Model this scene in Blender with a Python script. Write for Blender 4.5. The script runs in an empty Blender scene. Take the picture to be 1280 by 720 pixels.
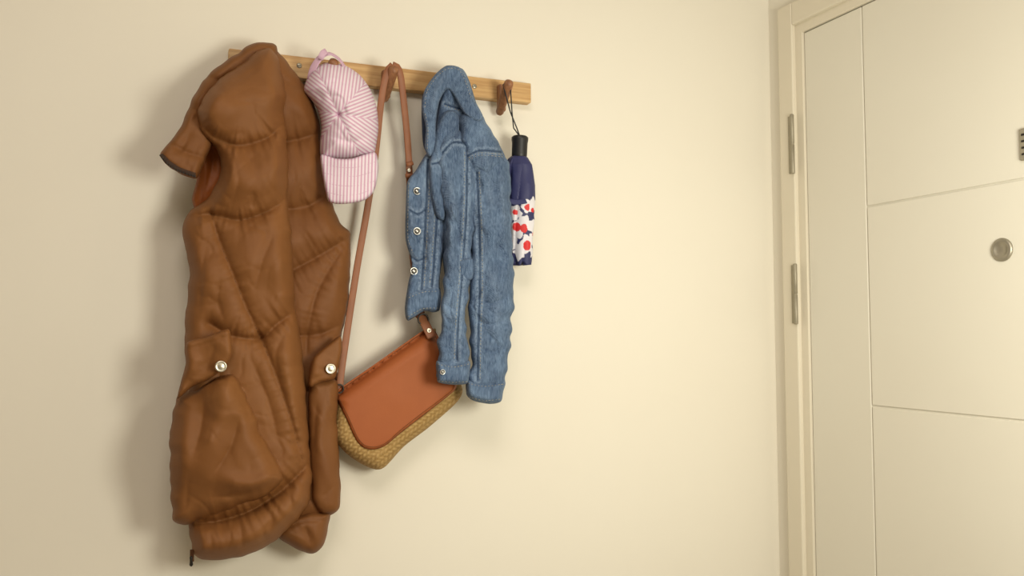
import bpy, bmesh, math, random
import numpy as np
from mathutils import Vector, Matrix, noise
from mathutils.geometry import delaunay_2d_cdt
random.seed(3)
scene = bpy.context.scene
scene.view_settings.view_transform = 'Standard'
scene.view_settings.look = 'None'
# ------------------------------------------------------------------ camera
F = 1080.0
YAW, PITCH, ROLL = math.radians(22.5), math.radians(2.97), math.radians(-0.25)
C = Vector((0, -1.5, 1.37))
R = (Matrix.Rotation(-YAW, 3, 'Z') @ Matrix.Rotation(math.pi/2+PITCH, 3, 'X') @ Matrix.Rotation(ROLL, 3, 'Z'))
cd = bpy.data.cameras.new('camera'); cam = bpy.data.objects.new('camera', cd)
scene.collection.objects.link(cam); cam.matrix_world = Matrix.Translation(C) @ R.to_4x4()
cd.sensor_width = 36; cd.lens = F/1280*36; cd.clip_start = 0.02
scene.camera = cam
Rn = np.array(R)
def PN(uv, t):
    """photo tracing -> metres, on the plane parallel to the wall, t metres off it"""
    uv = np.asarray(uv, float).reshape(-1, 2); t = np.broadcast_to(np.asarray(t, float), (len(uv),))
    d = np.stack([(uv[:,0]-640)/F, (360-uv[:,1])/F, -np.ones(len(uv))], 1) @ Rn.T
    s = (-t - C.y)/d[:,1]
    return np.array(C)[None]+d*s[:,None]
def P(u, v, t): return Vector(PN([(u, v)], t)[0])

# ------------------------------------------------------------------ materials
def lin(h):
    h = h.lstrip('#'); c = [int(h[i:i+2], 16)/255 for i in (0,2,4)]
    return tuple((x/12.92 if x <= .04045 else ((x+.055)/1.055)**2.4) for x in c)+(1,)
class MB:
    def __init__(s, name, rough=.6, metal=0, **kw):
        s.m = bpy.data.materials.new(name); s.m.use_nodes = True
        s.nt = s.m.node_tree; s.b = s.nt.nodes['Principled BSDF']
        s.b.inputs['Roughness'].default_value = rough; s.b.inputs['Metallic'].default_value = metal
        for k, v in kw.items(): s.b.inputs[k.replace('_', ' ')].default_value = v
        s.tc = s.nt.nodes.new('ShaderNodeTexCoord'); s.h = None
    def n(s, t, **kw):
        x = s.nt.nodes.new(t)
        for k, v in kw.items():
            if hasattr(x, k): setattr(x, k, v)
            else: x.inputs[k].default_value = v
        return x
    def l(s, a, b): s.nt.links.new(a, b)
    def coords(s, kind='Object', scale=(1,1,1), rot=(0,0,0)):
        m = s.n('ShaderNodeMapping'); m.inputs['Scale'].default_value = scale; m.inputs['Rotation'].default_value = rot
        s.l(s.tc.outputs[kind], m.inputs['Vector']); return m.outputs[0]
    def noise(s, scale, detail=3, kind='Object', sc=(1,1,1), rot=(0,0,0), rough=.5, dist=0):
        x = s.n('ShaderNodeTexNoise'); x.inputs['Scale'].default_value = scale
        x.inputs['Detail'].default_value = detail; x.inputs['Roughness'].default_value = rough; x.inputs['Distortion'].default_value = dist
        s.l(s.coords(kind, sc, rot), x.inputs['Vector']); return x.outputs['Fac']
    def math(s, op, a, b=0.0):
        x = s.n('ShaderNodeMath', operation=op)
        for i, v in enumerate((a, b)):
            if hasattr(v, 'is_linked'): s.l(v, x.inputs[i])
            else: x.inputs[i].default_value = v
        return x.outputs[0]
    def ramp(s, fac, stops, interp='LINEAR'):
        r = s.n('ShaderNodeValToRGB'); r.color_ramp.interpolation = interp
        e = r.color_ramp.elements
        while len(e) < len(stops): e.new(.5)
        for i, (p, c) in enumerate(stops):
            e[i].position = p; e[i].color = lin(c) if isinstance(c, str) else c
        s.l(fac, r.inputs[0]); return r.outputs[0]
    def mix(s, fac, a, b, mode='MIX'):
        x = s.nt.nodes.new('ShaderNodeMix'); x.data_type = 'RGBA'; x.blend_type = mode
        for sock, val in ((x.inputs[0], fac), (x.inputs[6], a), (x.inputs[7], b)):
            if hasattr(val, 'is_linked'): s.l(val, sock)
            elif isinstance(val, str): sock.default_value = lin(val)
            else: sock.default_value = val
        return x.outputs[2]
    def col(s, c):
        if isinstance(c, str): s.b.inputs['Base Color'].default_value = lin(c)
        else: s.l(c, s.b.inputs['Base Color'])
        return s
    def bump(s, fac, strength=.3, dist=.001):
        b = s.n('ShaderNodeBump'); b.inputs['Strength'].default_value = strength; b.inputs['Distance'].default_value = dist
        s.l(fac, b.inputs['Height'])
        if s.h: s.l(s.h, b.inputs['Normal'])
        s.h = b.outputs[0]; s.l(s.h, s.b.inputs['Normal']); return s

def plain(name, c, rough=.5, metal=0, **kw):
    m = MB(name, rough, metal, **kw)
    f = m.noise(60, 2)
    m.col(m.mix(.08, c, m.ramp(f, [(0.3, '#000000'), (.7, '#ffffff')]), 'OVERLAY')); return m.m

m = MB('wall_paint', .8)
f = m.noise(1.3, 3); m.col(m.ramp(f, [(.3, '#e6e0d2'), (.7, '#e9e4d7')])).bump(m.noise(160, 3), .1, .0008); WALL = m.m
m = MB('ceiling_paint', .9); m.col(m.ramp(m.noise(3), [(.3, '#e9e5dc'), (.7, '#eeeae2')])); CEIL = m.m
m = MB('floor_tile', .4)
br = m.n('ShaderNodeTexBrick'); br.offset = 0; br.inputs['Scale'].default_value = 1.6
br.inputs['Color1'].default_value = lin('#c9c2b4'); br.inputs['Color2'].default_value = lin('#c4bcac'); br.inputs['Mortar'].default_value = lin('#9a9080')
br.inputs['Mortar Size'].default_value = .01; br.inputs['Brick Width'].default_value = 1; br.inputs['Row Height'].default_value = 1
m.l(m.coords(), br.inputs['Vector']); m.col(br.outputs['Color']); FLOOR = m.m
m = MB('door_lacquer', .45); m.col(m.ramp(m.noise(2), [(.3, '#dcd7c9'), (.7, '#dfdbce')])).bump(m.noise(90, 2), .05, .0006); DOOR = m.m
m = MB('frame_lacquer', .42); m.col(m.ramp(m.noise(2), [(.3, '#dbd3c0'), (.7, '#dfd7c5')])).bump(m.noise(60, 2), .05, .0006); FRAME = m.m
STEEL = plain('brushed_steel', '#a9a394', .45, .85)
HINGE = plain('hinge_grey', '#a19a88', .55, .5)
SNAP = plain('snap_metal', '#c9c3b4', .34, 1)
RIVET = plain('silver_rivet', '#b9b9b5', .32, 1)
BLACK = plain('black_plastic', '#17171a', .45)
DARK = plain('dark_metal', '#3a3632', .4, .8)

m = MB('pine_wood', .5)
w = m.noise(1, 5, sc=(6, 90, 160), rough=.6)
g = m.noise(1, 3, sc=(2.5, 30, 45))
c1 = m.ramp(g, [(.3, '#ad7f48'), (.5, '#c99f68'), (.7, '#dbbb88')])
m.col(m.mix(.45, c1, m.ramp(w, [(.35, '#976834'), (.65, '#e3c48f')]))).bump(w, .15, .0006); PINE = m.m
m = MB('beech_peg', .5)
w = m.noise(1, 4, sc=(200, 200, 25)); m.col(m.ramp(w, [(.3, '#7d5136'), (.7, '#a1704b')])).bump(w, .2, .0005); PEG = m.m

def nylon(name, a, b, rough=.6):
    m = MB(name, rough, Specular_IOR_Level=.27)
    m.col(m.ramp(m.noise(9, 3), [(.3, a), (.7, b)]))
    def crinkle(scale, sc, rot, w):
        n_ = m.noise(scale, 2, sc=sc, rot=rot, dist=.4)
        return m.math('MINIMUM', m.math('MULTIPLY', m.math('ABSOLUTE', m.math('SUBTRACT', n_, .5)), 1/w), 1.0)
    m.bump(crinkle(14, (1, 1, .6), (0, .5, 0), .05), .12, .0010)
    m.bump(m.noise(45, 3, rough=.55), .28, .0016)
    m.bump(m.noise(900, 2), .35, .0004)
    return m.m
NYLON = nylon('brown_nylon', '#784c26', '#82552d')
NYLON2 = nylon('brown_nylon_back', '#734824', '#7c502a')
LINING = nylon('rust_lining', '#87481a', '#945222', .5)
DKBROWN = plain('brown_thread', '#54300f', .7)
ZIPT = plain('zipper_tape', '#3b2414', .8)

m = MB('denim', .95, Specular_IOR_Level=.2)
tw = m.n('ShaderNodeTexWave'); tw.inputs['Scale'].default_value = 200; tw.inputs['Distortion'].default_value = 2.5; tw.inputs['Detail Scale'].default_value = 3; tw.wave_type = 'BANDS'; tw.bands_direction = 'DIAGONAL'
m.l(m.coords(), tw.inputs['Vector'])
st = m.noise(1, 5, sc=(420, 420, 90), rough=.72)
bl = m.noise(17, 5, rough=.66, sc=(1, 1, .6))
c = m.ramp(bl, [(.33, '#2f4262'), (.5, '#435a7b'), (.66, '#6f88a8')])
c = m.mix(.32, c, m.ramp(st, [(.38, '#1a2740'), (.62, '#8ea2ba')]))
c = m.mix(.12, c, m.ramp(tw.outputs['Fac'], [(.3, '#26344e'), (.7, '#93a8bf')]))
at = m.n('ShaderNodeAttribute'); at.attribute_name = 'wear_shade'
sp = m.noise(1, 3, sc=(260, 260, 260))
spr = m.ramp(sp, [(.36, '#202020'), (.62, '#c8c8c8')])
c = m.mix(m.math('MULTIPLY', m.math('MAXIMUM', at.outputs['Fac'], 0.0), spr), c, '#97a9bf')
c = m.mix(m.math('MULTIPLY', m.math('MAXIMUM', m.math('MULTIPLY', at.outputs['Fac'], -1.0), 0.0), .8), c, '#1f2d45')
m.col(c).bump(tw.outputs['Fac'], .3, .0005).bump(st, .35, .0007).bump(m.noise(50, 4), .5, .002)
DENIM = m.m
m = MB('denim_inside', .95); m.col(m.ramp(m.noise(1, 3, sc=(90, 90, 30)), [(.3, '#26344e'), (.7, '#344664')])); DENIM_IN = m.m
THREAD = plain('denim_thread', '#a39c88', .8)

m = MB('tan_leather', .6, Specular_IOR_Level=.3)
c = m.ramp(m.noise(7, 4), [(.3, '#985128'), (.7, '#a55c30')])
m.col(c).bump(m.noise(420, 3), .2, .0005).bump(m.noise(30, 3), .2, .0015); LEATHER = m.m
m = MB('strap_leather', .55); m.col(m.ramp(m.noise(20, 3), [(.3, '#845032'), (.7, '#96603e')])).bump(m.noise(260, 2), .2, .0005); STRAP = m.m
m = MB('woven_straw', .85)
at = m.n('ShaderNodeAttribute'); at.attribute_name = 'wear_shade'
m.col(m.mix(.4, m.ramp(at.outputs['Fac'], [(0, '#735628'), (.5, '#a07f49'), (1, '#c2a26c')]), m.ramp(m.noise(220, 3), [(.3, '#86642f'), (.7, '#c0a068')])))  # low weave height darkens the straw: crevice shade painted into its colour
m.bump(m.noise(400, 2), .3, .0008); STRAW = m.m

m = MB('striped_cotton', .9)
sx = m.n('ShaderNodeSeparateXYZ'); m.l(m.tc.outputs['UV'], sx.inputs[0])
mu = m.n('ShaderNodeMath', operation='FRACT'); m.l(sx.outputs['X'], mu.inputs[0])
m.col(m.ramp(mu.outputs[0], [(0, '#cba0ba'), (.36, '#cda5bd'), (.48, '#e3d8e1'), (.90, '#e3d8e1'), (1, '#cba0ba')]))
m.bump(m.noise(500, 2), .3, .0005).bump(m.noise(45, 3), .4, .002); STRIPE = m.m
PINK = plain('pink_cotton', '#cfacc2', .85)

m = MB('umbrella_cloth', .6)
at = m.n('ShaderNodeAttribute'); at.attribute_name = 'print'
m.col(at.outputs['Color']).bump(m.noise(90, 3), .3, .002); UMB = m.m

# ------------------------------------------------------------------ helpers
def link(ob, parent=None):
    scene.collection.objects.link(ob)
    if parent:
        ob.parent = parent; ob.matrix_parent_inverse = Matrix.Translation(-Vector(parent.location))
    return ob
def empty(name, loc):
    e = bpy.data.objects.new(name, None); e.location = loc; e.empty_display_size = .05
    scene.collection.objects.link(e); return e
def mesh(name, vs, fs, mat, parent=None, smooth=True):
    me = bpy.data.meshes.new(name); me.from_pydata([tuple(v) for v in vs], [], [tuple(f) for f in fs]); me.update()
    me.materials.append(mat)
    if smooth: me.polygons.foreach_set('use_smooth', [True]*len(me.polygons))
    ob = bpy.data.objects.new(name, me); return link(ob, parent)
def box(name, x0, x1, y0, y1, z0, z1, mat, parent=None, bev=0):
    bm = bmesh.new(); bmesh.ops.create_cube(bm, size=1)
    for v in bm.verts:
        v.co = Vector(((x0+x1)/2+v.co.x*(x1-x0), (y0+y1)/2+v.co.y*(y1-y0), (z0+z1)/2+v.co.z*(z1-z0)))
    if bev: bmesh.ops.bevel(bm, geom=bm.edges[:], offset=bev, segments=3, profile=.5, affect='EDGES')
    me = bpy.data.meshes.new(name); bm.to_mesh(me); bm.free(); me.materials.append(mat)
    return link(bpy.data.objects.new(name, me), parent)
def catmull(pts, closed, step):
    pts = np.asarray(pts, float); n = len(pts); out = []
    rng = range(n) if closed else range(n-1)
    for i in rng:
        if closed: p0, p1, p2, p3 = pts[i-1], pts[i], pts[(i+1) % n], pts[(i+2) % n]
        else: p0, p1, p2, p3 = pts[max(i-1, 0)], pts[i], pts[i+1], pts[min(i+2, n-1)]
        k = max(1, int(np.linalg.norm((p2-p1)[:2])/step))
        for j in range(k):
            t = j/k
            q = .5*((2*p1)+(-p0+p2)*t+(2*p0-5*p1+4*p2-p3)*t*t+(-p0+3*p1-3*p2+p3)*t**3)
            lnr = p1+(p2-p1)*t
            out.append(.75*q+.25*lnr)
    if not closed: out.append(pts[-1])
    return np.array(out)
def polydist(Q, poly, closed=False):
    d = np.full(len(Q), 1e9); s = np.zeros(len(Q)); acc = 0
    n = len(poly)
    for i in range(n if closed else n-1):
        a, b = poly[i], poly[(i+1) % n]; ab = b-a; L2 = (ab**2).sum()+1e-9; L = math.sqrt(L2)
        t = np.clip(((Q-a)@ab)/L2, 0, 1); dd = np.hypot(*(Q-(a+t[:,None]*ab)).T)
        k = dd < d; d[k] = dd[k]; s[k] = acc+t[k]*L; acc += L
    return d, s
def inside(Q, poly):
    r = np.zeros(len(Q), bool); j = len(poly)-1
    for i in range(len(poly)):
        yi, yj = poly[i][1], poly[j][1]
        if yi != yj:
            c = ((yi > Q[:,1]) != (yj > Q[:,1])) & (Q[:,0] < (poly[j][0]-poly[i][0])*(Q[:,1]-yi)/(yj-yi)+poly[i][0])
            r ^= c
        j = i
    return r
def nz(x, y, z=0):
    return np.array([noise.noise(Vector((a, b, z))) for a, b in zip(x, y)])

class Panel:
    """A stuffed / draped cloth panel: traced outline, thickness, seams, folds."""
    def __init__(s, name, outline, mid, T, mat, parent, R=14, Tb=None, seams=(), folds=(), crease=(), step=2.2, seed=0,
                 edge_noise=0.0, uvf=None, extra=None, prof_p=2.0, wear_edge=0, pucker=.5, over=None):
        s.o = catmull(outline, True, step)
        if edge_noise:
            q = s.o; a = np.roll(q, -1, 0)-np.roll(q, 1, 0); nrm = np.stack([-a[:,1], a[:,0]], 1)/(np.hypot(*a.T)[:,None]+1e-6)
            s.o = q+nrm*(nz(q[:,0]/14, q[:,1]/14, seed+5)*edge_noise)[:,None]
        s.mid = np.array(mid if isinstance(mid, (list, tuple)) else [(0, 0, mid)], float)
        s.T, s.R, s.seed, s.pk, s.over = T, R, seed, pucker, over
        s.seams = [(catmull(p, False, 4), a, w) for p, a, w in seams]
        s.folds = [(catmull(p, False, 5), a, w) for p, a, w in folds]
        s.crease, s.extra, s.pp, s.we = crease, extra, prof_p, wear_edge
        Tb = T*.6 if Tb is None else Tb
        lo, hi = s.o.min(0), s.o.max(0); g = []
        row = 0; y = lo[1]
        while y < hi[1]:
            xs = np.arange(lo[0]+(row % 2)*step/2, hi[0], step)
            g.append(np.stack([xs, np.full_like(xs, y)], 1)); y += step*.87; row += 1
        g = np.concatenate(g); g = g[inside(g, s.o)]; g = g[polydist(g, s.o, True)[0] > step*.6]
        allp = np.concatenate([s.o, g]); nb = len(s.o)
        res = delaunay_2d_cdt([Vector(p) for p in allp], [(i, (i+1) % nb) for i in range(nb)], [], 1, 1e-5)
        V = np.array([tuple(v) for v in res[0]]); Fc = [tuple(f) for f in res[2]]
        bnd = set()
        ec = {}
        for f in Fc:
            for i in range(3):
                e = tuple(sorted((f[i], f[(i+1) % 3]))); ec[e] = ec.get(e, 0)+1
        for e, c_ in ec.items():
            if c_ == 1: bnd.update(e)
        dep, wear_shade, pr, midv = s.depth(V, True)
        front = PN(V, dep); back = PN(V, np.maximum(midv-Tb*pr, .002))
        idx = {}; vs = [tuple(p) for p in front]; 
        for i in range(len(V)):
            if i in bnd: idx[i] = i
            else: idx[i] = len(vs); vs.append(tuple(back[i]))
        a0 = sum((V[f[1]][0]-V[f[0]][0])*(V[f[2]][1]-V[f[0]][1])-(V[f[1]][1]-V[f[0]][1])*(V[f[2]][0]-V[f[0]][0]) for f in Fc[:50])
        if a0 > 0: Fc = [f[::-1] for f in Fc]   # image y is down
        fs = Fc+[(idx[f[2]], idx[f[1]], idx[f[0]]) for f in Fc]
        s.ob = mesh(name, vs, fs, mat, parent)
        me = s.ob.data
        W = np.zeros(len(vs)); W[:len(V)] = wear_shade
        att = me.attributes.new('wear_shade', 'FLOAT', 'POINT'); att.data.foreach_set('value', W.astype(np.float32))
        if uvf:
            uvl = me.uv_layers.new(name='UVMap'); src = [0]*len(vs)
            for i in range(len(V)): src[i] = i; src[idx[i]] = i
            for p in me.polygons:
                ids = [src[me.loops[k].vertex_index] for k in p.loop_indices]; cen = V[ids].mean(0)
                for k, i_ in zip(p.loop_indices, ids): uvl.data[k].uv = uvf(V[i_], cen)
    def depth(s, V, full=False):
        V = np.asarray(V, float).reshape(-1, 2)
        d, _ = polydist(V, s.o, True)
        x = np.clip(d/s.R, 0, 1); pr = (1-(1-x)**s.pp)**(1/s.pp)
        if s.over: midv = s.over[0].depth(V)+s.over[1]
        else:
            w = 1/(((V[:,None,:]-s.mid[None,:,:2])**2).sum(2)+500)**1.5
            midv = (w*s.mid[None,:,2]).sum(1)/w.sum(1)
        dep = midv+s.T*pr; wear_shade = np.zeros(len(V)); dark = np.zeros(len(V))
        soft = np.clip(d/(s.R*.6), 0, 1)
        for k, (p, a, wd) in enumerate(s.seams):
            dd, ss = polydist(V, p)
            dep -= a*np.exp(-dd/wd)*(.25+.75*soft)
            if s.pk:
                pn = nz(ss/6, dd*0+k*7.3+s.seed, 0)*np.exp(-dd/(min(wd, 9)*1.5))*(1-np.exp(-dd/2.5))
                dep += s.pk*min(a, .016)*1.2*pn*soft
            wear_shade = np.maximum(wear_shade, .9*np.exp(-((dd-3)/1.8)**2)); dark = np.maximum(dark, np.exp(-(dd/1.1)**2))
        for p, a, wd in s.folds:
            dd, ss = polydist(V, p); L = np.hypot(*np.diff(p, axis=0).T).sum()
            fade = np.clip(np.minimum(ss, L-ss)/(L*.3)+.1, 0, 1)
            if wd > 20: fade = 1
            if a > 0: dep += a*np.exp(-(dd/wd)**2)*soft*fade; wear_shade = np.maximum(wear_shade, .35*np.exp(-(dd/wd*1.6)**2)*fade)
            else: dep += a*np.exp(-dd/wd*1.2)*soft*fade
        for k, (ang, la, lc, amp) in enumerate(s.crease):
            ca, sa = math.cos(math.radians(ang)), math.sin(math.radians(ang))
            X = V[:,0]*ca+V[:,1]*sa; Y = -V[:,0]*sa+V[:,1]*ca
            wx = nz(V[:,0]/40, V[:,1]/40, 9+s.seed)*lc*1.2
            nn = nz(X/la, (Y+wx)/lc, s.seed+k*3.1)
            msk = np.clip(.5+1.6*nz(V[:,0]/45, V[:,1]/45, s.seed+k*5+20), 0, 1)
            dep += amp*(1.4*nn - 1.0*msk*np.exp(-np.abs(nn)/.08))*soft
        if s.we: wear_shade = np.maximum(wear_shade, s.we*np.exp(-(d/2.2)**2))
        wear_shade = np.where(dark > .35, -dark, wear_shade)
        if s.extra:
            e, wv = s.extra(V, d); dep += e*np.clip(d/3, 0, 1)
            if wv is not None: wear_shade = wv
        return (dep, wear_shade, pr, midv) if full else dep
    def on(s, pts, lift=.0006, step=2):
        p = catmull(pts, False, step); return PN(p, s.depth(p)+lift)
def tube(name, pts, r, mat, parent=None, cyclic=False, res=3):
    cu = bpy.data.curves.new(name, 'CURVE'); cu.dimensions = '3D'; cu.bevel_depth = r; cu.bevel_resolution = res; cu.use_fill_caps = True
    runs = pts if isinstance(pts, list) and isinstance(pts[0], list) else [list(pts)]
    for run in runs:
        sp = cu.splines.new('POLY'); sp.points.add(len(run)-1); sp.use_cyclic_u = cyclic
        for i, p in enumerate(run): sp.points[i].co = (*p, 1)
    cu.materials.append(mat); return link(bpy.data.objects.new(name, cu), parent)
def stitches(name, panel, lines, mat, parent, r=.00045, dash=2.6, gap=1.6):
    runs = []
    for ln in lines:
        p = catmull(ln, False, .9); keep = inside(p, panel.o)
        w = PN(p, panel.depth(p)+.0003); acc = 0; cur = []
        for i in range(len(p)):
            if i: acc += np.linalg.norm(p[i]-p[i-1])
            if acc % (dash+gap) < dash and keep[i]: cur.append(w[i])
            else:
                if len(cur) > 1: runs.append(cur)
                cur = []
        if len(cur) > 1: runs.append(cur)
    if runs: tube(name, runs, r, mat, parent, res=1)
def ribbon(name, pts, width, thick, mat, parent, step=4, nrm=None):
    p = catmull(pts, False, step); w = PN(p[:,:2], p[:,2]); n = len(w); vs = []; fs = []
    for i in range(n):
        t = Vector(w[min(i+1, n-1)]-w[max(i-1, 0)]).normalized(); N = Vector(nrm) if nrm else Vector((0, -1, 0))
        sd = t.cross(N).normalized(); N2 = sd.cross(t).normalized(); c0 = Vector(w[i])
        for a, b in ((-1, -.6), (-.85, -1), (.85, -1), (1, -.6), (1, .6), (.85, 1), (-.85, 1), (-1, .6)):
            vs.append(c0+sd*a*width/2+N2*b*thick/2)
    for i in range(n-1):
        for k in range(8): fs.append((i*8+k, i*8+(k+1) % 8, i*8+8+(k+1) % 8, i*8+8+k))
    fs += [tuple(range(8))[::-1], tuple((n-1)*8+k for k in range(8))]
    return mesh(name, vs, fs, mat, parent)
def lathe(name, base, axis, prof, mat, parent=None, seg=32):
    ax = Vector(axis).normalized(); q = Vector((0, 0, 1)).rotation_difference(ax); vs = []; fs = []
    for r, h in prof:
        for k in range(seg):
            a = 2*math.pi*k/seg; vs.append(Vector(base)+q @ Vector((r*math.cos(a), r*math.sin(a), h)))
    for i in range(len(prof)-1):
        for k in range(seg):
            k2 = (k+1) % seg; fs.append((i*seg+k, i*seg+k2, (i+1)*seg+k2, (i+1)*seg+k))
    fs += [tuple(range(seg))[::-1], tuple((len(prof)-1)*seg+k for k in range(seg))]
    return mesh(name, vs, fs, mat, parent)
def snap(name, u, v, t, parent, r=.0075, mat=None, ax=(0, -1, 0)):
    lathe(name, P(u, v, t-.001), ax, [(r*.9, -.003), (r*.96, 0), (r, .001), (r*.98, .0022), (r*.8, .0028), (r*.72, .0022), (r*.5, .0026), (.0003, .0034)], mat or SNAP, parent, 28)

# ------------------------------------------------------------------ room
XW = 1.232
X0, Y0, H = -1.9, -2.9, 2.6
box('wall_back', X0-.1, XW+.12, 0, .1, 0, H, WALL)
box('wall_left', X0-.1, X0, Y0, 0, 0, H, WALL)
box('wall_front', X0-.1, XW+.12, Y0-.1, Y0, 0, H, WALL)
box('floor', X0-.1, XW+.12, Y0-.1, .1, -.1, 0, FLOOR)
box('ceiling', X0-.1, XW+.12, Y0-.1, .1, H, H+.1, CEIL)
FO, FI = -.046, -.112           # frame outer, door-leaf edge
DE = FI-.87
DT = 1.985; FT = 2.055
bmw = bmesh.new()
def addbox(bm, x0, x1, y0, y1, z0, z1):
    r = bmesh.ops.create_cube(bm, size=1)
    for v in r['verts']: v.co = Vector(((x0+x1)/2+v.co.x*(x1-x0), (y0+y1)/2+v.co.y*(y1-y0), (z0+z1)/2+v.co.z*(z1-z0)))
addbox(bmw, XW, XW+.12, FO-.02, 0, 0, H)
addbox(bmw, XW, XW+.12, Y0, DE-.05, 0, H)
addbox(bmw, XW, XW+.12, DE-.05, FO-.02, FT-.03, H)
me = bpy.data.meshes.new('wall_right'); bmw.to_mesh(me); bmw.free(); me.materials.append(WALL); link(bpy.data.objects.new('wall_right', me))
fr = empty('trim_1', (XW, (FO+DE)/2, 0))
XF = XW-.016                    # face of the frame
for nm, a, b in (('jamb_hinge_side', FI+.022, FO), ('jamb_lock_side', DE-.07, DE-.004)):
    box(nm, XF, XW+.06, a, b, 0, FT, FRAME, fr, .003)
box('head', XF, XW+.06, DE-.004, FI+.022, DT+.022, FT, FRAME, fr, .003)
box('rebate_hinge_side', XW-.007, XW+.06, FI+.0015, FI+.024, 0, DT+.024, FRAME, fr, .001)
box('rebate_head', XW-.007, XW+.06, DE, FI+.002, DT+.002, DT+.024, FRAME, fr, .001)
dr = empty('door_1', (XW, (FI+DE)/2, 0))
XD = XW-.002; gw = .0032; gy = -.268
zs = [.012, .86, 1.232, 1.603, DT]
box('leaf_core', XD+.003, XD+.045, DE, FI, .01, DT, DOOR, dr, 0)
box('hinge_stile', XD, XD+.006, gy+gw/2, FI, .01, DT, DOOR, dr, .0012)
for i in range(4):
    box('panel_%d' % (i+1), XD, XD+.006, DE+.16, gy-gw/2, zs[i]+(gw/2 if i else 0), zs[i+1]-(gw/2 if i < 3 else 0), DOOR, dr, .0012)
box('lock_stile', XD, XD+.006, DE, DE+.16-gw, .01, DT, DOOR, dr, .0012)
py = -.545
lathe('peephole', (XD+.001, py, 1.497), (-1, 0, 0), [(.0185, 0), (.0185, .003), (.0165, .005), (.012, .0052), (.0105, .003), (.0003, .0038)], STEEL, dr, 40)
vp = -.608
box('door_viewer_plate', XD-.006, XD+.001, vp-.03, vp+.025, 1.63, 1.68, HINGE, dr, .003)
for k in range(4): box('plate_slot_%d' % k, XD-.0068, XD-.005, vp-.02, vp+.02, 1.638+k*.010, 1.641+k*.010, DARK, dr)
lathe('lock_escutcheon', (XD+.001, DE+.07, 1.0), (-1, 0, 0), [(.026, 0), (.026, .006), (.022, .009), (.0003, .0095)], STEEL, dr)
tube('lever_handle', [(XD-.005, DE+.07, 1.0), (XD-.045, DE+.07, 1.0), (XD-.055, DE+.08, 1.0), (XD-.055, DE+.19, 1.0)], .009, STEEL, dr)
for k, zc in enumerate((1.757, 1.447, .28)):
    hy = FI+.028
    box('hinge_plate_%d' % k, XF-.003, XF+.004, hy-.004, hy+.008, zc-.060, zc+.060, HINGE, dr, .001)
    lathe('hinge_barrel_%d' % k, (XF-.004, hy-.006, zc-.062), (0, 0, 1), [(.003, 0), (.0042, .002), (.0042, .06), (.0034, .0605), (.0034, .0625), (.0042, .063), (.0042, .122), (.003, .124)], HINGE, dr, 16)
box('baseboard_back', X0, XW, -.012, 0, 0, .07, FLOOR, None, .003)

# ------------------------------------------------------------------ coat rack
rack = empty('wall_coat_rack', P(475, 95, 0))
xa, xb = P(286, 66, .02).x, P(664, 117, .02).x
zt, zb = 1.843, 1.805
box('board', xa, xb, -.02, -.0005, zb, zt, PINE, rack, .002)
def screw(u, v):
    lathe('screw', P(u, v, .0195), (0, -1, 0), [(.0045, 0), (.0045, .001), (.0035, .0018), (.0003, .0019)], STEEL, rack, 20)
    c0 = P(u, v, .0215); box('slot', c0.x-.003, c0.x+.003, c0.y-.0004, c0.y+.0004, c0.z-.0005, c0.z+.0005, DARK, rack)
screw(374, 82); screw(593, 108)
HK = [(328, 72), (415, 75), (490, 84), (562, 90), (634, 101)]
for i, (u, v) in enumerate(HK):
    a = P(u-9, v+38, .024); b = P(u+3, v, .078); ax = b-a; L = ax.length
    lathe('peg_%d' % (i+1), a-ax.normalized()*.006, ax, [(.0055, 0), (.0075, .004), (.0082, L*.4), (.0088, L*.85), (.0086, L), (.0072, L+.004), (.003, L+.0062), (.0003, L+.0065)], PEG, rack, 24)
    c0 = P(u-9, v+20, .02)
    box('peg_base_%d' % (i+1), c0.x-.0075, c0.x+.0075, -.034, -.0195, c0.z-.03, c0.z+.021, PEG, rack, .004)

# ------------------------------------------------------------------ puffer vest
vest = empty('puffer_vest', P(328, 75, .07))
A = Panel('back_body', [(335,56),(350,67),(366,88),(386,114),(399,150),(401,170),(404,200),(411,238),(424,278),(438,292),(438,330),(435,380),(428,416),(421,450),(423,480),(421,530),(423,560),(424,600),(424,632),(412,645),(380,655),(360,640),(340,560),(335,400),(325,250),(320,120)],
    [(340,70,.05),(390,200,.03),(425,300,.03),(425,430,.035),(420,600,.04),(360,300,.025),(365,550,.03)], .034, NYLON2, vest, R=24, Tb=.028,
    seams=[([(345,95),(380,112)], .006, 6), ([(350,178),(375,174),(402,165)], .014, 7), ([(355,262),(385,258),(412,240)], .014, 7), ([(362,340),(395,322),(438,296)], .014, 7),
           ([(438,296),(415,330),(396,365),(385,410),(383,440)], .008, 6), ([(372,420),(400,418),(430,405)], .012, 7), ([(383,490),(400,482),(424,476)], .014, 7), ([(386,560),(424,552)], .010, 6)],
    folds=[([(355,138),(398,132)], .014, 24), ([(355,222),(405,205)], .014, 24), ([(365,300),(420,278)], .012, 21), ([(385,385),(430,350)], .009, 24), ([(400,500),(402,560),(408,620)], .007, 9)],
    crease=[(70, 60, 28, .0016)], seed=1, edge_noise=2)
A2 = Panel('right_hem', [(345,668),(362,648),(388,640),(412,640),(410,658),(406,678),(396,690),(384,692),(366,684)], .05, .034, NYLON2, vest, R=16, Tb=.03,
    seams=[([(350,662),(380,652),(411,650)], .005, 4)], folds=[([(380,655),(390,685)], -.005, 6)], crease=[(60, 30, 14, .002)], seed=2, edge_noise=1.5)
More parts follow.
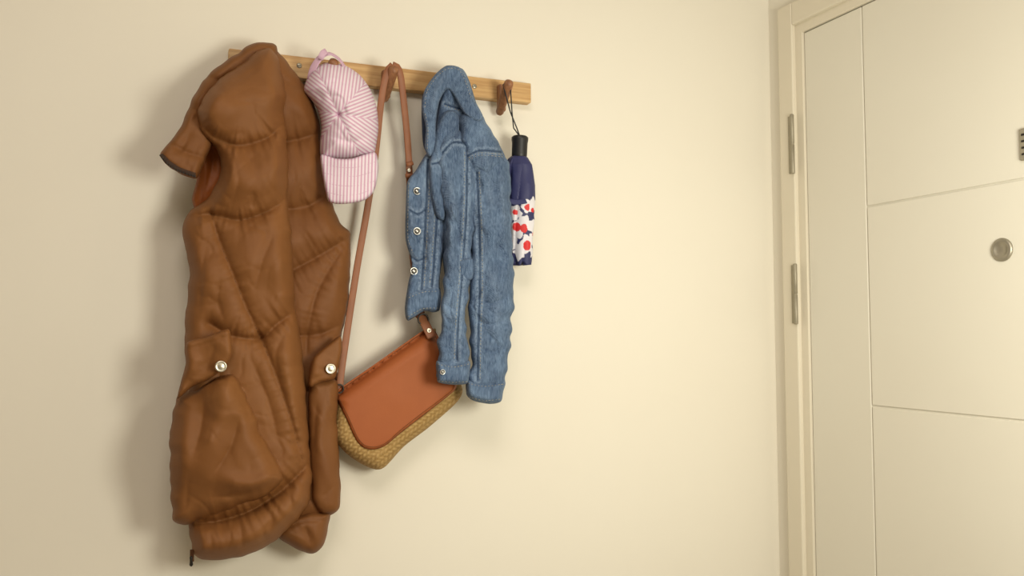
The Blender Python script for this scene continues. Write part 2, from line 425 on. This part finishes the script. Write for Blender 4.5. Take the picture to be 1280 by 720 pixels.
CL = Panel('collar', [(200,191),(214,176),(226,158),(236,132),(254,101),(278,78),(296,67),(312,56),(330,52),(345,58),(345,80),(320,105),(290,135),(274,165),(258,195),(246,223),(224,216),(206,205)],
    [(205,195,.095),(240,215,.10),(240,150,.080),(290,85,.060),(325,60,.06)], .022, NYLON2, vest, R=9, Tb=.012,
    seams=[([(214,180),(232,190),(254,197)], .007, 5), ([(234,132),(250,142),(265,158)], .010, 7), ([(258,94),(275,102),(292,112)], .009, 7)],
    folds=[([(232,175),(245,133),(272,94),(300,72)], .005, 8), ([(222,195),(238,165)], -.005, 5), ([(240,160),(262,172)], .005, 9)], crease=[(-45, 40, 16, .0018)], seed=3, edge_noise=2)
zp = [(202,194),(209,203),(224,213),(244,220)]
ribbon('collar_zip_tape', [(u, v-1, float(CL.depth([(u, v-3)])[0])+.004) for u, v in zp], .007, .002, ZIPT, vest)
zc = catmull(zp, False, 1.9)
for k, p in enumerate(zc):
    w = PN([p+np.array((0, 0))], float(CL.depth([p-np.array((0, 3))])[0])+.006)[0]
    if k % 2 == 0: box('zip_tooth', w[0]-.0009, w[0]+.0009, w[1]-.0012, w[1]+.0012, w[2]-.0024, w[2]+.0012, DARK, vest)
LN = Panel('lining', [(238,165),(262,158),(280,172),(282,215),(268,246),(248,266),(240,250),(246,222),(240,195)], .062, .014, LINING, vest, R=12,
    folds=[([(262,165),(266,200),(256,245)], -.006, 6)], crease=[(80, 30, 10, .002)], seed=4)
B = Panel('front_body', [(308,76),(320,62),(338,60),(348,74),(354,98),(357,120),(356,150),(359,180),(361,210),(359,246),(364,290),(367,340),(369,388),(377,430),(381,480),(386,555),(389,580),(390,605),(384,632),(360,662),(335,682),(305,695),(275,700),(252,699),(240,686),(236,655),(238,600),(234,500),(232,440),(231,408),(237,340),(229,300),(229,276),(238,263),(262,244),(276,210),(270,186),(253,170),(246,150),(250,128),(266,107),(286,90)],
    [(325,75,.07),(265,140,.095),(345,130,.080),(300,200,.085),(235,290,.062),(355,300,.085),(300,400,.08),(240,420,.07),(370,480,.08),(250,600,.07),(380,600,.078),(300,680,.07)], .054, NYLON, vest, R=24, Tb=.045,
    seams=[([(248,152),(268,172),(300,182),(335,172),(358,151)], .018, 7), ([(229,272),(262,268),(300,275),(335,264),(361,247)], .018, 7),
           ([(264,268),(274,300),(292,345),(308,385),(325,420)], .011, 6), ([(262,405),(290,420),(325,423),(345,406),(370,388)], .018, 8), ([(325,420),(345,470),(362,520),(378,575)], .011, 6),
           ([(236,655),(270,652),(310,640),(350,615),(388,578)], .026, 8)],
    folds=[([(262,128),(300,130),(350,112)], .016, 27), ([(285,222),(318,226),(350,208)], .020, 26), ([(240,335),(265,345)], .014, 28), ([(315,330),(360,325)], .014, 32), ([(355,450),(372,520)], .010, 22), ([(250,682),(310,672),(370,635)], .014, 24),
           ([(276,114),(310,92),(332,82)], -.004, 7), ([(290,190),(298,225),(288,258)], -.004, 7), ([(318,238),(314,262)], -.004, 6),
           ([(345,285),(328,325),(320,360)], -.005, 8), ([(258,300),(252,345),(248,395)], -.005, 8),
           ([(276,345),(272,375),(282,405)], -.004, 6), ([(310,440),(335,500),(350,560)], -.006, 8), ([(365,400),(345,440),(350,480)], -.004, 6),
           ([(300,655),(304,690)], -.005, 6), ([(340,635),(338,668)], -.005, 6), ([(262,662),(266,692)], -.004, 6), ([(362,612),(366,640)], -.004, 5)],
    crease=[(75, 80, 38, .0024), (-35, 60, 32, .0014)], seed=5, edge_noise=2)
PK = Panel('pocket', [(222,496),(244,484),(285,468),(298,474),(312,505),(333,550),(352,588),(353,600),(338,616),(300,632),(255,650),(222,655),(214,640),(213,600),(212,550),(217,515)],
    [(225,500,.090),(290,480,.130),(340,600,.120),(225,640,.090),(270,560,.120)], .042, NYLON, vest, R=24, Tb=.03,
    seams=[([(290,474),(308,510),(330,560),(348,594)], .004, 3)],
    folds=[([(285,480),(272,530),(250,575)], .008, 13), ([(300,515),(288,560),(262,600)], -.008, 10), ([(238,495),(230,560),(228,620)], .006, 12), ([(256,500),(250,540),(240,570)], -.006, 9), ([(352,592),(315,606),(270,598)], .010, 11), ([(345,604),(310,618),(262,622)], -.008, 8), ([(298,480),(308,510),(312,540)], -.004, 6), ([(236,590),(232,640)], -.004, 6)],
    crease=[(60, 60, 30, .0022)], seed=6, edge_noise=3)
P2 = Panel('pocket_right', [(386,482),(405,474),(422,478),(421,530),(424,570),(424,634),(404,642),(390,625),(386,560)], .068, .020, NYLON2, vest, R=14, Tb=.02,
    folds=[([(408,490),(400,550),(412,610)], .006, 8), ([(396,500),(392,560)], -.004, 6)], crease=[(70, 40, 16, .0016)], seed=8, edge_noise=1.5)
FL = Panel('pocket_flap', [(234,428),(258,421),(285,411),(289,425),(290,442),(282,458),(262,474),(240,484),(222,498),(226,478),(232,455)],
    [(230,480,.130),(285,430,.158),(240,440,.136)], .014, NYLON, vest, R=7, Tb=.014,
    seams=[([(236,436),(262,428),(284,420)], .003, 3)], folds=[([(245,440),(238,475)], .006, 8), ([(270,428),(256,468)], -.004, 6)], crease=[(30, 30, 14, .0012)], seed=9)
FR = Panel('pocket_flap_right', [(392,446),(408,432),(425,420),(428,436),(424,455),(418,473),(402,478),(386,484),(387,462)], .088, .012, NYLON, vest, R=6, Tb=.012,
    folds=[([(400,445),(394,475)], .004, 7)], crease=[(30, 30, 14, .0012)], seed=10)
for nm, u, v, pn in (('snap_left', 276, 458, FL), ('snap_right', 413, 461, FR)):
    snap(nm, u, v, float(pn.depth([(u, v-3)])[0])+.003, vest, .0085)
stitches('seam_stitch', B, [[(264,268),(274,300),(292,345),(308,385),(325,420),(345,470),(362,520),(378,575)]], DKBROWN, vest, .0005, 3, 1)
box('zip_pull_tape', *(lambda p: (p.x-.003, p.x+.003, p.y-.001, p.y+.001, p.z-.012, p.z+.006))(P(240, 692, .085)), DKBROWN, vest)
lathe('zip_pull', P(239, 708, .085), (0, 0, 1), [(.001, 0), (.0028, .002), (.002, .009), (.0026, .014), (.001, .016)], DARK, vest, 12)

# ------------------------------------------------------------------ cap
cap = empty('baseball_cap', P(415, 80, .07))
BT = np.array((423., 143.))
SEC = [math.radians(a) for a in (-115, -50, 8, 62, 125, 190)]
def cap_uv(p, cen):
    a = math.atan2(cen[1]-BT[1], cen[0]-BT[0])
    for i in range(6):
        s0 = SEC[i]; s1 = SEC[(i+1) % 6]+(2*math.pi if i == 5 else 0)
        for k in (-2*math.pi, 0, 2*math.pi):
            if s0 <= a+k < s1:
                mth = (s0+s1)/2; q = p-BT
                return ((-q[0]*math.sin(mth)+q[1]*math.cos(mth))/4.3+50.2, 0)
    return (0, 0)
rad = lambda a, L: tuple(BT+np.array((math.cos(a), math.sin(a)))*L)
CR = Panel('crown', [(384,98),(394,84),(412,78),(432,82),(450,94),(463,112),(471,135),(473,160),(470,182),(466,193),(440,199),(415,199),(401,196),(400,178),(402,160),(398,140),(390,126),(380,114)],
    [(395,90,.06),(425,145,.055),(465,180,.055),(402,195,.055)], .058, STRIPE, cap, R=42, Tb=.03, uvf=cap_uv, step=1.8,
    seams=[([tuple(BT), rad(a, 30), rad(a, 70)], .0030, 2.2) for a in SEC],
    folds=[([(390,112),(405,125)], -.008, 6), ([(440,100),(455,125),(462,160)], -.003, 6), ([(410,168),(440,178),(465,168)], -.005, 6), ([(405,150),(425,160)], -.003, 5)], crease=[(30, 30, 16, .003)], seed=11, pucker=.3)
for k, a in enumerate(SEC): 
    p = catmull([tuple(BT), rad(a, 30), rad(a, 70)], False, 2); p = p[inside(p, CR.o)]
    tube('crown_seam_%d' % k, [tuple(x) for x in PN(p, CR.depth(p)+.0002)], .0005, PINK, cap, res=1)
snap('crown_button', *BT, float(CR.depth([BT])[0]), cap, .006, PINK)
BRM = Panel('brim', [(401,193),(420,198),(440,198),(468,190),(473,205),(472,222),(467,240),(456,250),(440,254),(424,255),(411,252),(406,235),(402,212)],
    [(435,192,.098),(403,195,.075),(470,195,.075),(435,252,.10),(410,250,.082),(466,240,.082)], .008, STRIPE, cap, R=5, Tb=.006, step=2,
    uvf=lambda p, c: ((p[0]+(p[1]-200)*.03)/4.3, 0), seed=12)
stitches('brim_stitch', BRM, [[(404,205),(425,209),(445,209),(470,202)], [(405,216),(425,220),(447,220),(471,213)], [(407,228),(425,232),(447,232),(469,226)], [(409,240),(427,244),(447,243),(464,237)]], PINK, cap, .0004, 2.5, 1.5)
ribbon('back_strap', [(388,100,.07),(392,84,.078),(402,70,.08),(413,67,.078),(424,74,.075),(432,86,.07)], .012, .002, PINK, cap, nrm=(0, -.6, .8))
ribbon('strap_tail', [(400,74,.085),(404,66,.088),(408,64,.086)], .01, .002, PINK, cap)

# ------------------------------------------------------------------ bag
bag = empty('crossbody_bag', P(490, 90, .06))
ax = np.array((113., -80.))/np.hypot(113, 80); ay = np.array((-ax[1], ax[0]))
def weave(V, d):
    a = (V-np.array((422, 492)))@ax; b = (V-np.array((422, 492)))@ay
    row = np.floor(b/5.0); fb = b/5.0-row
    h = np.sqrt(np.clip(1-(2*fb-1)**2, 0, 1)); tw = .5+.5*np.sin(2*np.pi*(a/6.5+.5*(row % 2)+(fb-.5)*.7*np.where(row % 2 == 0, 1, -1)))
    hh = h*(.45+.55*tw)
    return .0024*hh, hh  # relief, then the height that paints crevice shade in the colour
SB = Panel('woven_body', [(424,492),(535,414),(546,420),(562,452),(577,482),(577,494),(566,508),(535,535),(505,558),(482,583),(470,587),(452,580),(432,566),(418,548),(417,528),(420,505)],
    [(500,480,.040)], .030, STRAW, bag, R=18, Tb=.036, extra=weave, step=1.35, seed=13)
class Smooth:                       # the body without its weave, for the flap to lie on
    @staticmethod
    def depth(V):
        d, _ = polydist(V, SB.o, True); x = np.clip(d/18, 0, 1)
        return .040+.030*np.sqrt(1-(1-x)**2)
FP = Panel('leather_flap', [(420,497),(423,487),(470,454),(520,419),(534,411),(543,413),(550,425),(562,454),(571,477),(569,487),(558,497),(530,519),(500,542),(482,557),(468,562),(455,560),(445,550),(432,522)],
    .06, .0045, LEATHER, bag, R=3.5, Tb=.0005, over=(Smooth, .0028),
    folds=[([(440,490),(500,450),(530,430)], .0012, 10), ([(470,490),(520,505)], .001, 19)], seed=14)
inner = FP.o+(np.array((497, 487))-FP.o)/np.hypot(*(np.array((497, 487))-FP.o).T)[:,None]*3.5
tube('flap_edge_stitch', [tuple(x) for x in PN(inner, FP.depth(inner)+.0001)], .0004, DKBROWN, bag, True, 1)
ribbon('strap_left', [(424,488,.06),(427,462,.055),(436,400,.045),(447,330,.04),(459,262,.04),(469,195,.045),(476,130,.055),(481,100,.064),(486,86,.070),(491,81,.074)], .0115, .0028, STRAP, bag)
ribbon('strap_right', [(491,81,.074),(497,84,.071),(501,96,.066),(505,130,.055),(509,170,.048),(511,200,.045),(512,228,.04),(514,300,.025),(522,370,.035),(527,392,.045)], .0115, .0028, STRAP, bag)
ribbon('strap_keeper', [(508,206,.05),(516,204,.05)], .007, .005, STRAP, bag)
ribbon('strap_keeper_low', [(507,220,.048),(517,219,.048)], .007, .005, STRAP, bag)
snap('strap_stud', 511, 213, .049, bag, .003)
ribbon('strap_tab', [(520,389,.050),(526,395,.058),(534,410,.072),(540,422,.080)], .016, .003, STRAP, bag)
def ring(name, u, v, t, r, parent, th=.0014):
    c0 = P(u, v, t); tube(name, [tuple(c0+Vector((math.cos(a)*r, 0, math.sin(a)*r))) for a in [2*math.pi*k/24 for k in range(24)]], th, DARK, parent, True)
ring('strap_ring', 529, 399, .066, .009, bag); ring('strap_ring_left', 424, 486, .066, .007, bag)
snap('tab_stud', 536, 413, .0765, bag, .004)

# ------------------------------------------------------------------ denim jacket
den = empty('denim_jacket', P(562, 90, .07))
D0 = Panel('collar_inside', [(528,120),(540,98),(556,84),(572,84),(582,96),(588,120),(575,150),(560,180),(545,200),(530,185),(527,150)], [(555,85,.06),(545,150,.05),(580,110,.06)], .012, DENIM_IN, den, R=8, crease=[(80, 30, 9, .002)], seed=20)
SK = dict(step=1.5, pucker=.3)
D1 = Panel('back_body', [(560,84),(578,86),(587,102),(596,130),(610,158),(626,184),(632,205),(615,260),(603,300),(592,348),(575,351),(556,345),(549,260),(540,205),(545,150),(552,110)],
    [(565,88,.062),(600,170,.055),(580,330,.06),(575,200,.065)], .026, DENIM, den, R=12, Tb=.03,
    seams=[([(556,130),(575,136),(597,134)], .004, 2.5)], folds=[([(575,100),(582,150),(590,170)], .006, 7)], crease=[(80, 50, 16, .003)], seed=21, wear_edge=.7, **SK)
D2 = Panel('front_placket', [(530,196),(540,184),(552,190),(561,215),(560,265),(555,310),(550,345),(548,388),(528,389),(510,401),(506,385),(510,355),(515,330),(507,300),(507,262),(509,228),(519,214)],
    [(512,230,.06),(555,220,.070),(512,380,.085),(548,380,.085),(530,300,.07)], .014, DENIM, den, R=6, Tb=.016,
    seams=[([(535,200),(533,250),(530,310),(527,362)], .0035, 2.2), ([(547,200),(547,260),(543,320),(540,358)], .003, 2.2), ([(512,262),(522,268),(532,262)], .002, 2), ([(510,318),(522,326),(530,322)], .006, 3)],
    folds=[([(541,210),(540,280),(536,350)], .005, 5), ([(513,250),(516,280),(514,300)], .003, 5), ([(513,318),(522,335),(540,340)], -.007, 5)], crease=[(85, 50, 14, .0022), (20, 16, 8, .001)], seed=22, wear_edge=.9, **SK)
WB = Panel('waistband', [(510,368),(530,361),(550,360),(549,388),(530,389),(510,401),(506,388)], .08, .006, DENIM, den, R=3, Tb=.004, over=(D2, -.003), wear_edge=.9, seed=29, **SK)
D3 = Panel('sleeve_left', [(548,178),(560,165),(575,162),(588,180),(594,215),(593,270),(590,330),(585,372),(583,410),(586,450),(585,470),(566,476),(548,473),(546,465),(547,448),(551,400),(555,340),(556,270),(549,225)],
    [(565,170,.085),(570,300,.088),(566,400,.105),(566,470,.108)], .020, DENIM, den, R=10, Tb=.022,
    seams=[([(584,190),(583,260),(578,340),(573,400),(571,450)], .0025, 2.2), ([(550,195),(566,178),(585,180)], .004, 2.5)],
    folds=[([(560,200),(566,260),(562,330)], .006, 6), ([(575,220),(574,290),(570,330)], -.006, 5), ([(553,352),(572,362),(586,358)], -.006, 5), ([(552,378),(568,386),(584,380)], -.005, 4), ([(550,408),(572,418)], -.005, 5), ([(549,432),(570,438)], -.003, 4), ([(558,210),(572,240)], -.005, 5), ([(562,270),(576,310)], -.005, 5), ([(560,395),(582,400)], .004, 5)],
    crease=[(80, 45, 16, .0038), (30, 34, 15, .0032)], seed=23, edge_noise=4, wear_edge=.7, **SK)
CF3 = Panel('cuff_left', [(546,451),(566,455),(587,451),(586,474),(583,480),(566,481),(548,478),(546,470)], .11, .024, DENIM, den, R=7, Tb=.022, wear_edge=.9, seed=30, **SK)
D4 = Panel('sleeve_right', [(572,150),(586,138),(598,140),(612,160),(626,184),(634,203),(637,240),(641,300),(642,350),(640,400),(636,450),(631,478),(625,496),(612,500),(592,496),(584,488),(584,474),(589,455),(588,430),(586,390),(588,350),(590,300),(588,250),(580,200)],
    [(590,150,.085),(625,200,.075),(615,320,.09),(610,480,.095)], .026, DENIM, den, R=13, Tb=.026,
    seams=[([(582,196),(600,188),(628,190)], .004, 2.5), ([(596,215),(599,280),(600,350),(598,420),(597,475)], .0025, 2.2)],
    folds=[([(600,160),(610,220),(616,280)], .006, 8), ([(625,215),(632,290)], .005, 6), ([(592,250),(600,330)], -.006, 5), ([(592,368),(612,380),(636,370)], -.006, 5), ([(590,398),(612,406),(638,398)], -.005, 5), ([(592,432),(614,440),(630,436)], -.004, 4), ([(618,300),(634,330)], -.006, 6), ([(594,340),(612,350)], -.005, 5), ([(605,230),(624,262)], -.005, 6), ([(610,330),(622,370),(620,430)], .005, 8)],
    crease=[(82, 50, 17, .0038), (30, 36, 17, .0034)], seed=24, edge_noise=4, wear_edge=.6, **SK)
CF4 = Panel('cuff_right', [(584,474),(605,479),(631,476),(629,490),(626,502),(612,505),(592,501),(583,493)], .095, .028, DENIM, den, R=8, Tb=.026, wear_edge=.9, seed=31, **SK)
D5 = Panel('collar_outer', [(527,134),(531,112),(544,93),(558,82),(574,84),(584,98),(592,122),(604,146),(596,152),(580,142),(566,118),(558,112),(549,128),(545,155),(546,180),(538,196),(531,186),(532,160)],
    [(562,86,.080),(535,140,.080),(540,185,.088),(595,140,.105)], .010, DENIM, den, R=4, Tb=.008,
    folds=[([(560,90),(545,115),(538,150)], .003, 5)], crease=[(60, 30, 10, .0014)], seed=25, wear_edge=1, **SK)
D6 = Panel('chest_front', [(546,160),(556,140),(568,138),(576,150),(573,175),(563,200),(560,240),(556,275),(545,270),(538,240),(536,205),(541,185)],
    [(560,145,.085),(548,250,.082)], .016, DENIM, den, R=7, Tb=.02,
    seams=[([(540,205),(552,202),(564,190)], .004, 2.2)], crease=[(70, 40, 12, .0025)], seed=26, wear_edge=.8, **SK)
HB = Panel('hem_band', [(573,325),(592,323),(592,349),(575,351)], .088, .022, DENIM, den, R=4, Tb=.02, wear_edge=1, seed=27, **SK)
def par(l, dx, dy=0): return [(a+dx, b+dy) for a, b in l]
stitches('stitch_placket', D2, [[(538,200),(536,250),(533,310),(530,358)], [(544,204),(544,260),(540,320),(537,356)], [(511,228),(510,262),(510,298),(516,316)]], THREAD, den)
stitches('stitch_waistband', WB, [[(511,372),(530,365),(548,364)], [(510,396),(528,386),(547,385)]], THREAD, den)
stitches('stitch_sleeve_left', D3, [par([(584,190),(583,260),(578,340),(573,400),(571,450)], -3)], THREAD, den)
stitches('stitch_cuff_left', CF3, [[(547,455),(566,459),(586,455)], [(548,476),(566,478),(584,477)]], THREAD, den)
stitches('stitch_sleeve_right', D4, [[(582,199),(600,191),(628,193)], [(582,202),(600,194),(628,196)], par([(596,215),(599,280),(600,350),(598,420),(597,475)], 3)], THREAD, den)
stitches('stitch_cuff_right', CF4, [[(585,479),(605,483),(630,480)], [(586,496),(605,501),(625,499)]], THREAD, den)
stitches('stitch_collar', D5, [[(531,134),(534,114),(546,96),(559,86),(573,87),(581,100),(589,123)], [(534,186),(535,160),(531,140)]], THREAD, den)
stitches('stitch_back', D1, [[(556,132),(575,138),(597,136)]], THREAD, den)
for k, (u, v, pn) in enumerate(((521, 239, D2), (521, 289, D2), (517, 339, D2), (553, 465, CF3))):
    t0 = float(pn.depth([(u, v)])[0])+.001; r = .0068 if k < 3 else .0045
    lathe('button_%d' % k, P(u, v, t0-.001), (0, -1, 0), [(r*.9, -.002), (r, .0012), (r*.97, .0026), (r*.84, .0032), (r*.7, .0020), (r*.45, .0018), (r*.3, .0028), (.0003, .0030)], RIVET, den, 28)
    lathe('button_ring_%d' % k, P(u, v, t0+.0011), (0, -1, 0), [(r*.72, 0), (r*.70, .0002), (r*.5, .0002), (r*.48, 0)], DARK, den, 28)

# ------------------------------------------------------------------ folding umbrella
um = empty('folding_umbrella', P(637, 110, .06))
tp, bt_ = P(648, 194, .05), P(652, 330, .045)
axis = bt_-tp; L = axis.length; axn = axis.normalized(); px = .00152
S = Vector((1, 0, 0)); S = (S-axn*S.dot(axn)).normalized(); Q = axn.cross(S).normalized()
if Q.y > 0: Q = -Q
na, nt = 150, 190; vs = []; fs = []; colr = []
dots = [(-14, 73, 9), (3, 66, 8), (14, 62, 8), (-12, 94, 11), (-1, 86, 9), (3, 112, 11), (12, 90, 8), (-10, 122, 9), (13, 104, 7), (16, 122, 6), (-22, 110, 10), (-28, 70, 10), (26, 80, 10), (28, 110, 10), (40, 70, 9), (-42, 90, 10), (44, 100, 9)]
reds = [(3, 67, 4.2), (12, 70, 3), (-12, 91, 5.5), (-2, 93, 5.5), (3, 114, 6.2), (-13, 73, 3), (14, 100, 2.5), (-24, 110, 5), (-28, 72, 5), (26, 82, 5), (28, 110, 5), (42, 90, 5)]
navy, white, red = lin('#2b2f5c'), lin('#dddbe2'), lin('#cf2a2c')
for j in range(nt):
    t = j/(nt-1); v = t*136
    r0 = np.interp(t, [0, .03, .10, .28, .45, .7, .9, 1], [7, 12, 17, 19.5, 18.5, 16, 14, 12])*px
    for i in range(na):
        a = 2*math.pi*i/na-math.pi
        tw = a*1+t*1.3
        saw = ((tw*7/(2*math.pi)) % 1)
        r = r0*(1-.20*(1-saw)**2*min(1, t*6)+.07*noise.noise(Vector((math.cos(a)*2, math.sin(a)*2, t*7))))
        if j in (0, nt-1): r = r0*.15
        vs.append(tp+axn*(t*L+ (.003*math.sin(a*7) if t > .95 else 0))+S*(math.sin(a)*r)+Q*(math.cos(a)*r))
        arc = a*17; c_ = navy
        jit = 1.4*noise.noise(Vector((arc/4, v/4, 2)))
        for (x, y, q) in dots:
            pet = 1+.14*math.cos(5*math.atan2(v-y, arc-x)+x)
            if math.hypot(arc-x, v-y) < q*pet+jit*.5: c_ = white
        for (x, y, q) in reds:
            if math.hypot(arc-x, v-y) < q+jit*.4: c_ = red
        colr.append(c_)
for j in range(nt-1):
    for i in range(na): fs.append((j*na+i, j*na+(i+1) % na, (j+1)*na+(i+1) % na, (j+1)*na+i))
ub = mesh('canopy', vs, fs, UMB, um)
ca = ub.data.color_attributes.new('print', 'FLOAT_COLOR', 'POINT'); ca.data.foreach_set('color', np.array(colr, dtype=np.float32).ravel())
bm = bmesh.new(); bm.from_mesh(ub.data); bmesh.ops.recalc_face_normals(bm, faces=bm.faces); bm.to_mesh(ub.data); bm.free()
ht = P(650, 171, .052); hb = P(649, 199, .052)
lathe('handle', hb, ht-hb, [(.011, 0), (.0135, .003), (.0142, .008), (.0145, .030), (.0155, .036), (.0155, .040), (.013, .0425), (.0003, .043)], BLACK, um, 32)
lathe('ferrule', P(652, 328, .045), (0, 0, -1), [(.006, 0), (.006, .003), (.004, .005), (.0003, .0055)], BLACK, um, 20)
tube('wrist_cord', [tuple(x) for x in PN(np.array([(650,171),(646,160),(638,140),(632,118),(629,106),(633,101),(638,108),(640,140),(642,160),(650,171)], float), [.055,.06,.066,.068,.068,.07,.072,.068,.06,.055])], .0012, BLACK, um)
ribbon('closing_strap', [(633,250,.072),(644,253,.077),(660,251,.074)], .009, .0018, plain('navy_cloth', '#2b2f5c', .7), um)

# ------------------------------------------------------------------ lights
def area(name, loc, target, size, power, color):
    ld = bpy.data.lights.new(name, 'AREA'); ld.shape = 'DISK'; ld.size = size; ld.energy = power; ld.color = color
    o = bpy.data.objects.new(name, ld); scene.collection.objects.link(o); o.location = loc
    o.rotation_euler = (Vector(target)-Vector(loc)).to_track_quat('-Z', 'Y').to_euler(); return o
area('video_lamp', (.74, -1.25, 1.45), (.92, 0, 1.42), .42, 10.3, (1, .965, .82))
area('ceiling_lamp', (-.1, -1.5, 2.55), (-.1, -1.0, 0), .9, 18.5, (1, .90, .80))
w = bpy.data.worlds.new('world'); scene.world = w; w.use_nodes = True
w.node_tree.nodes['Background'].inputs[0].default_value = lin('#fff0da'); w.node_tree.nodes['Background'].inputs[1].default_value = .3
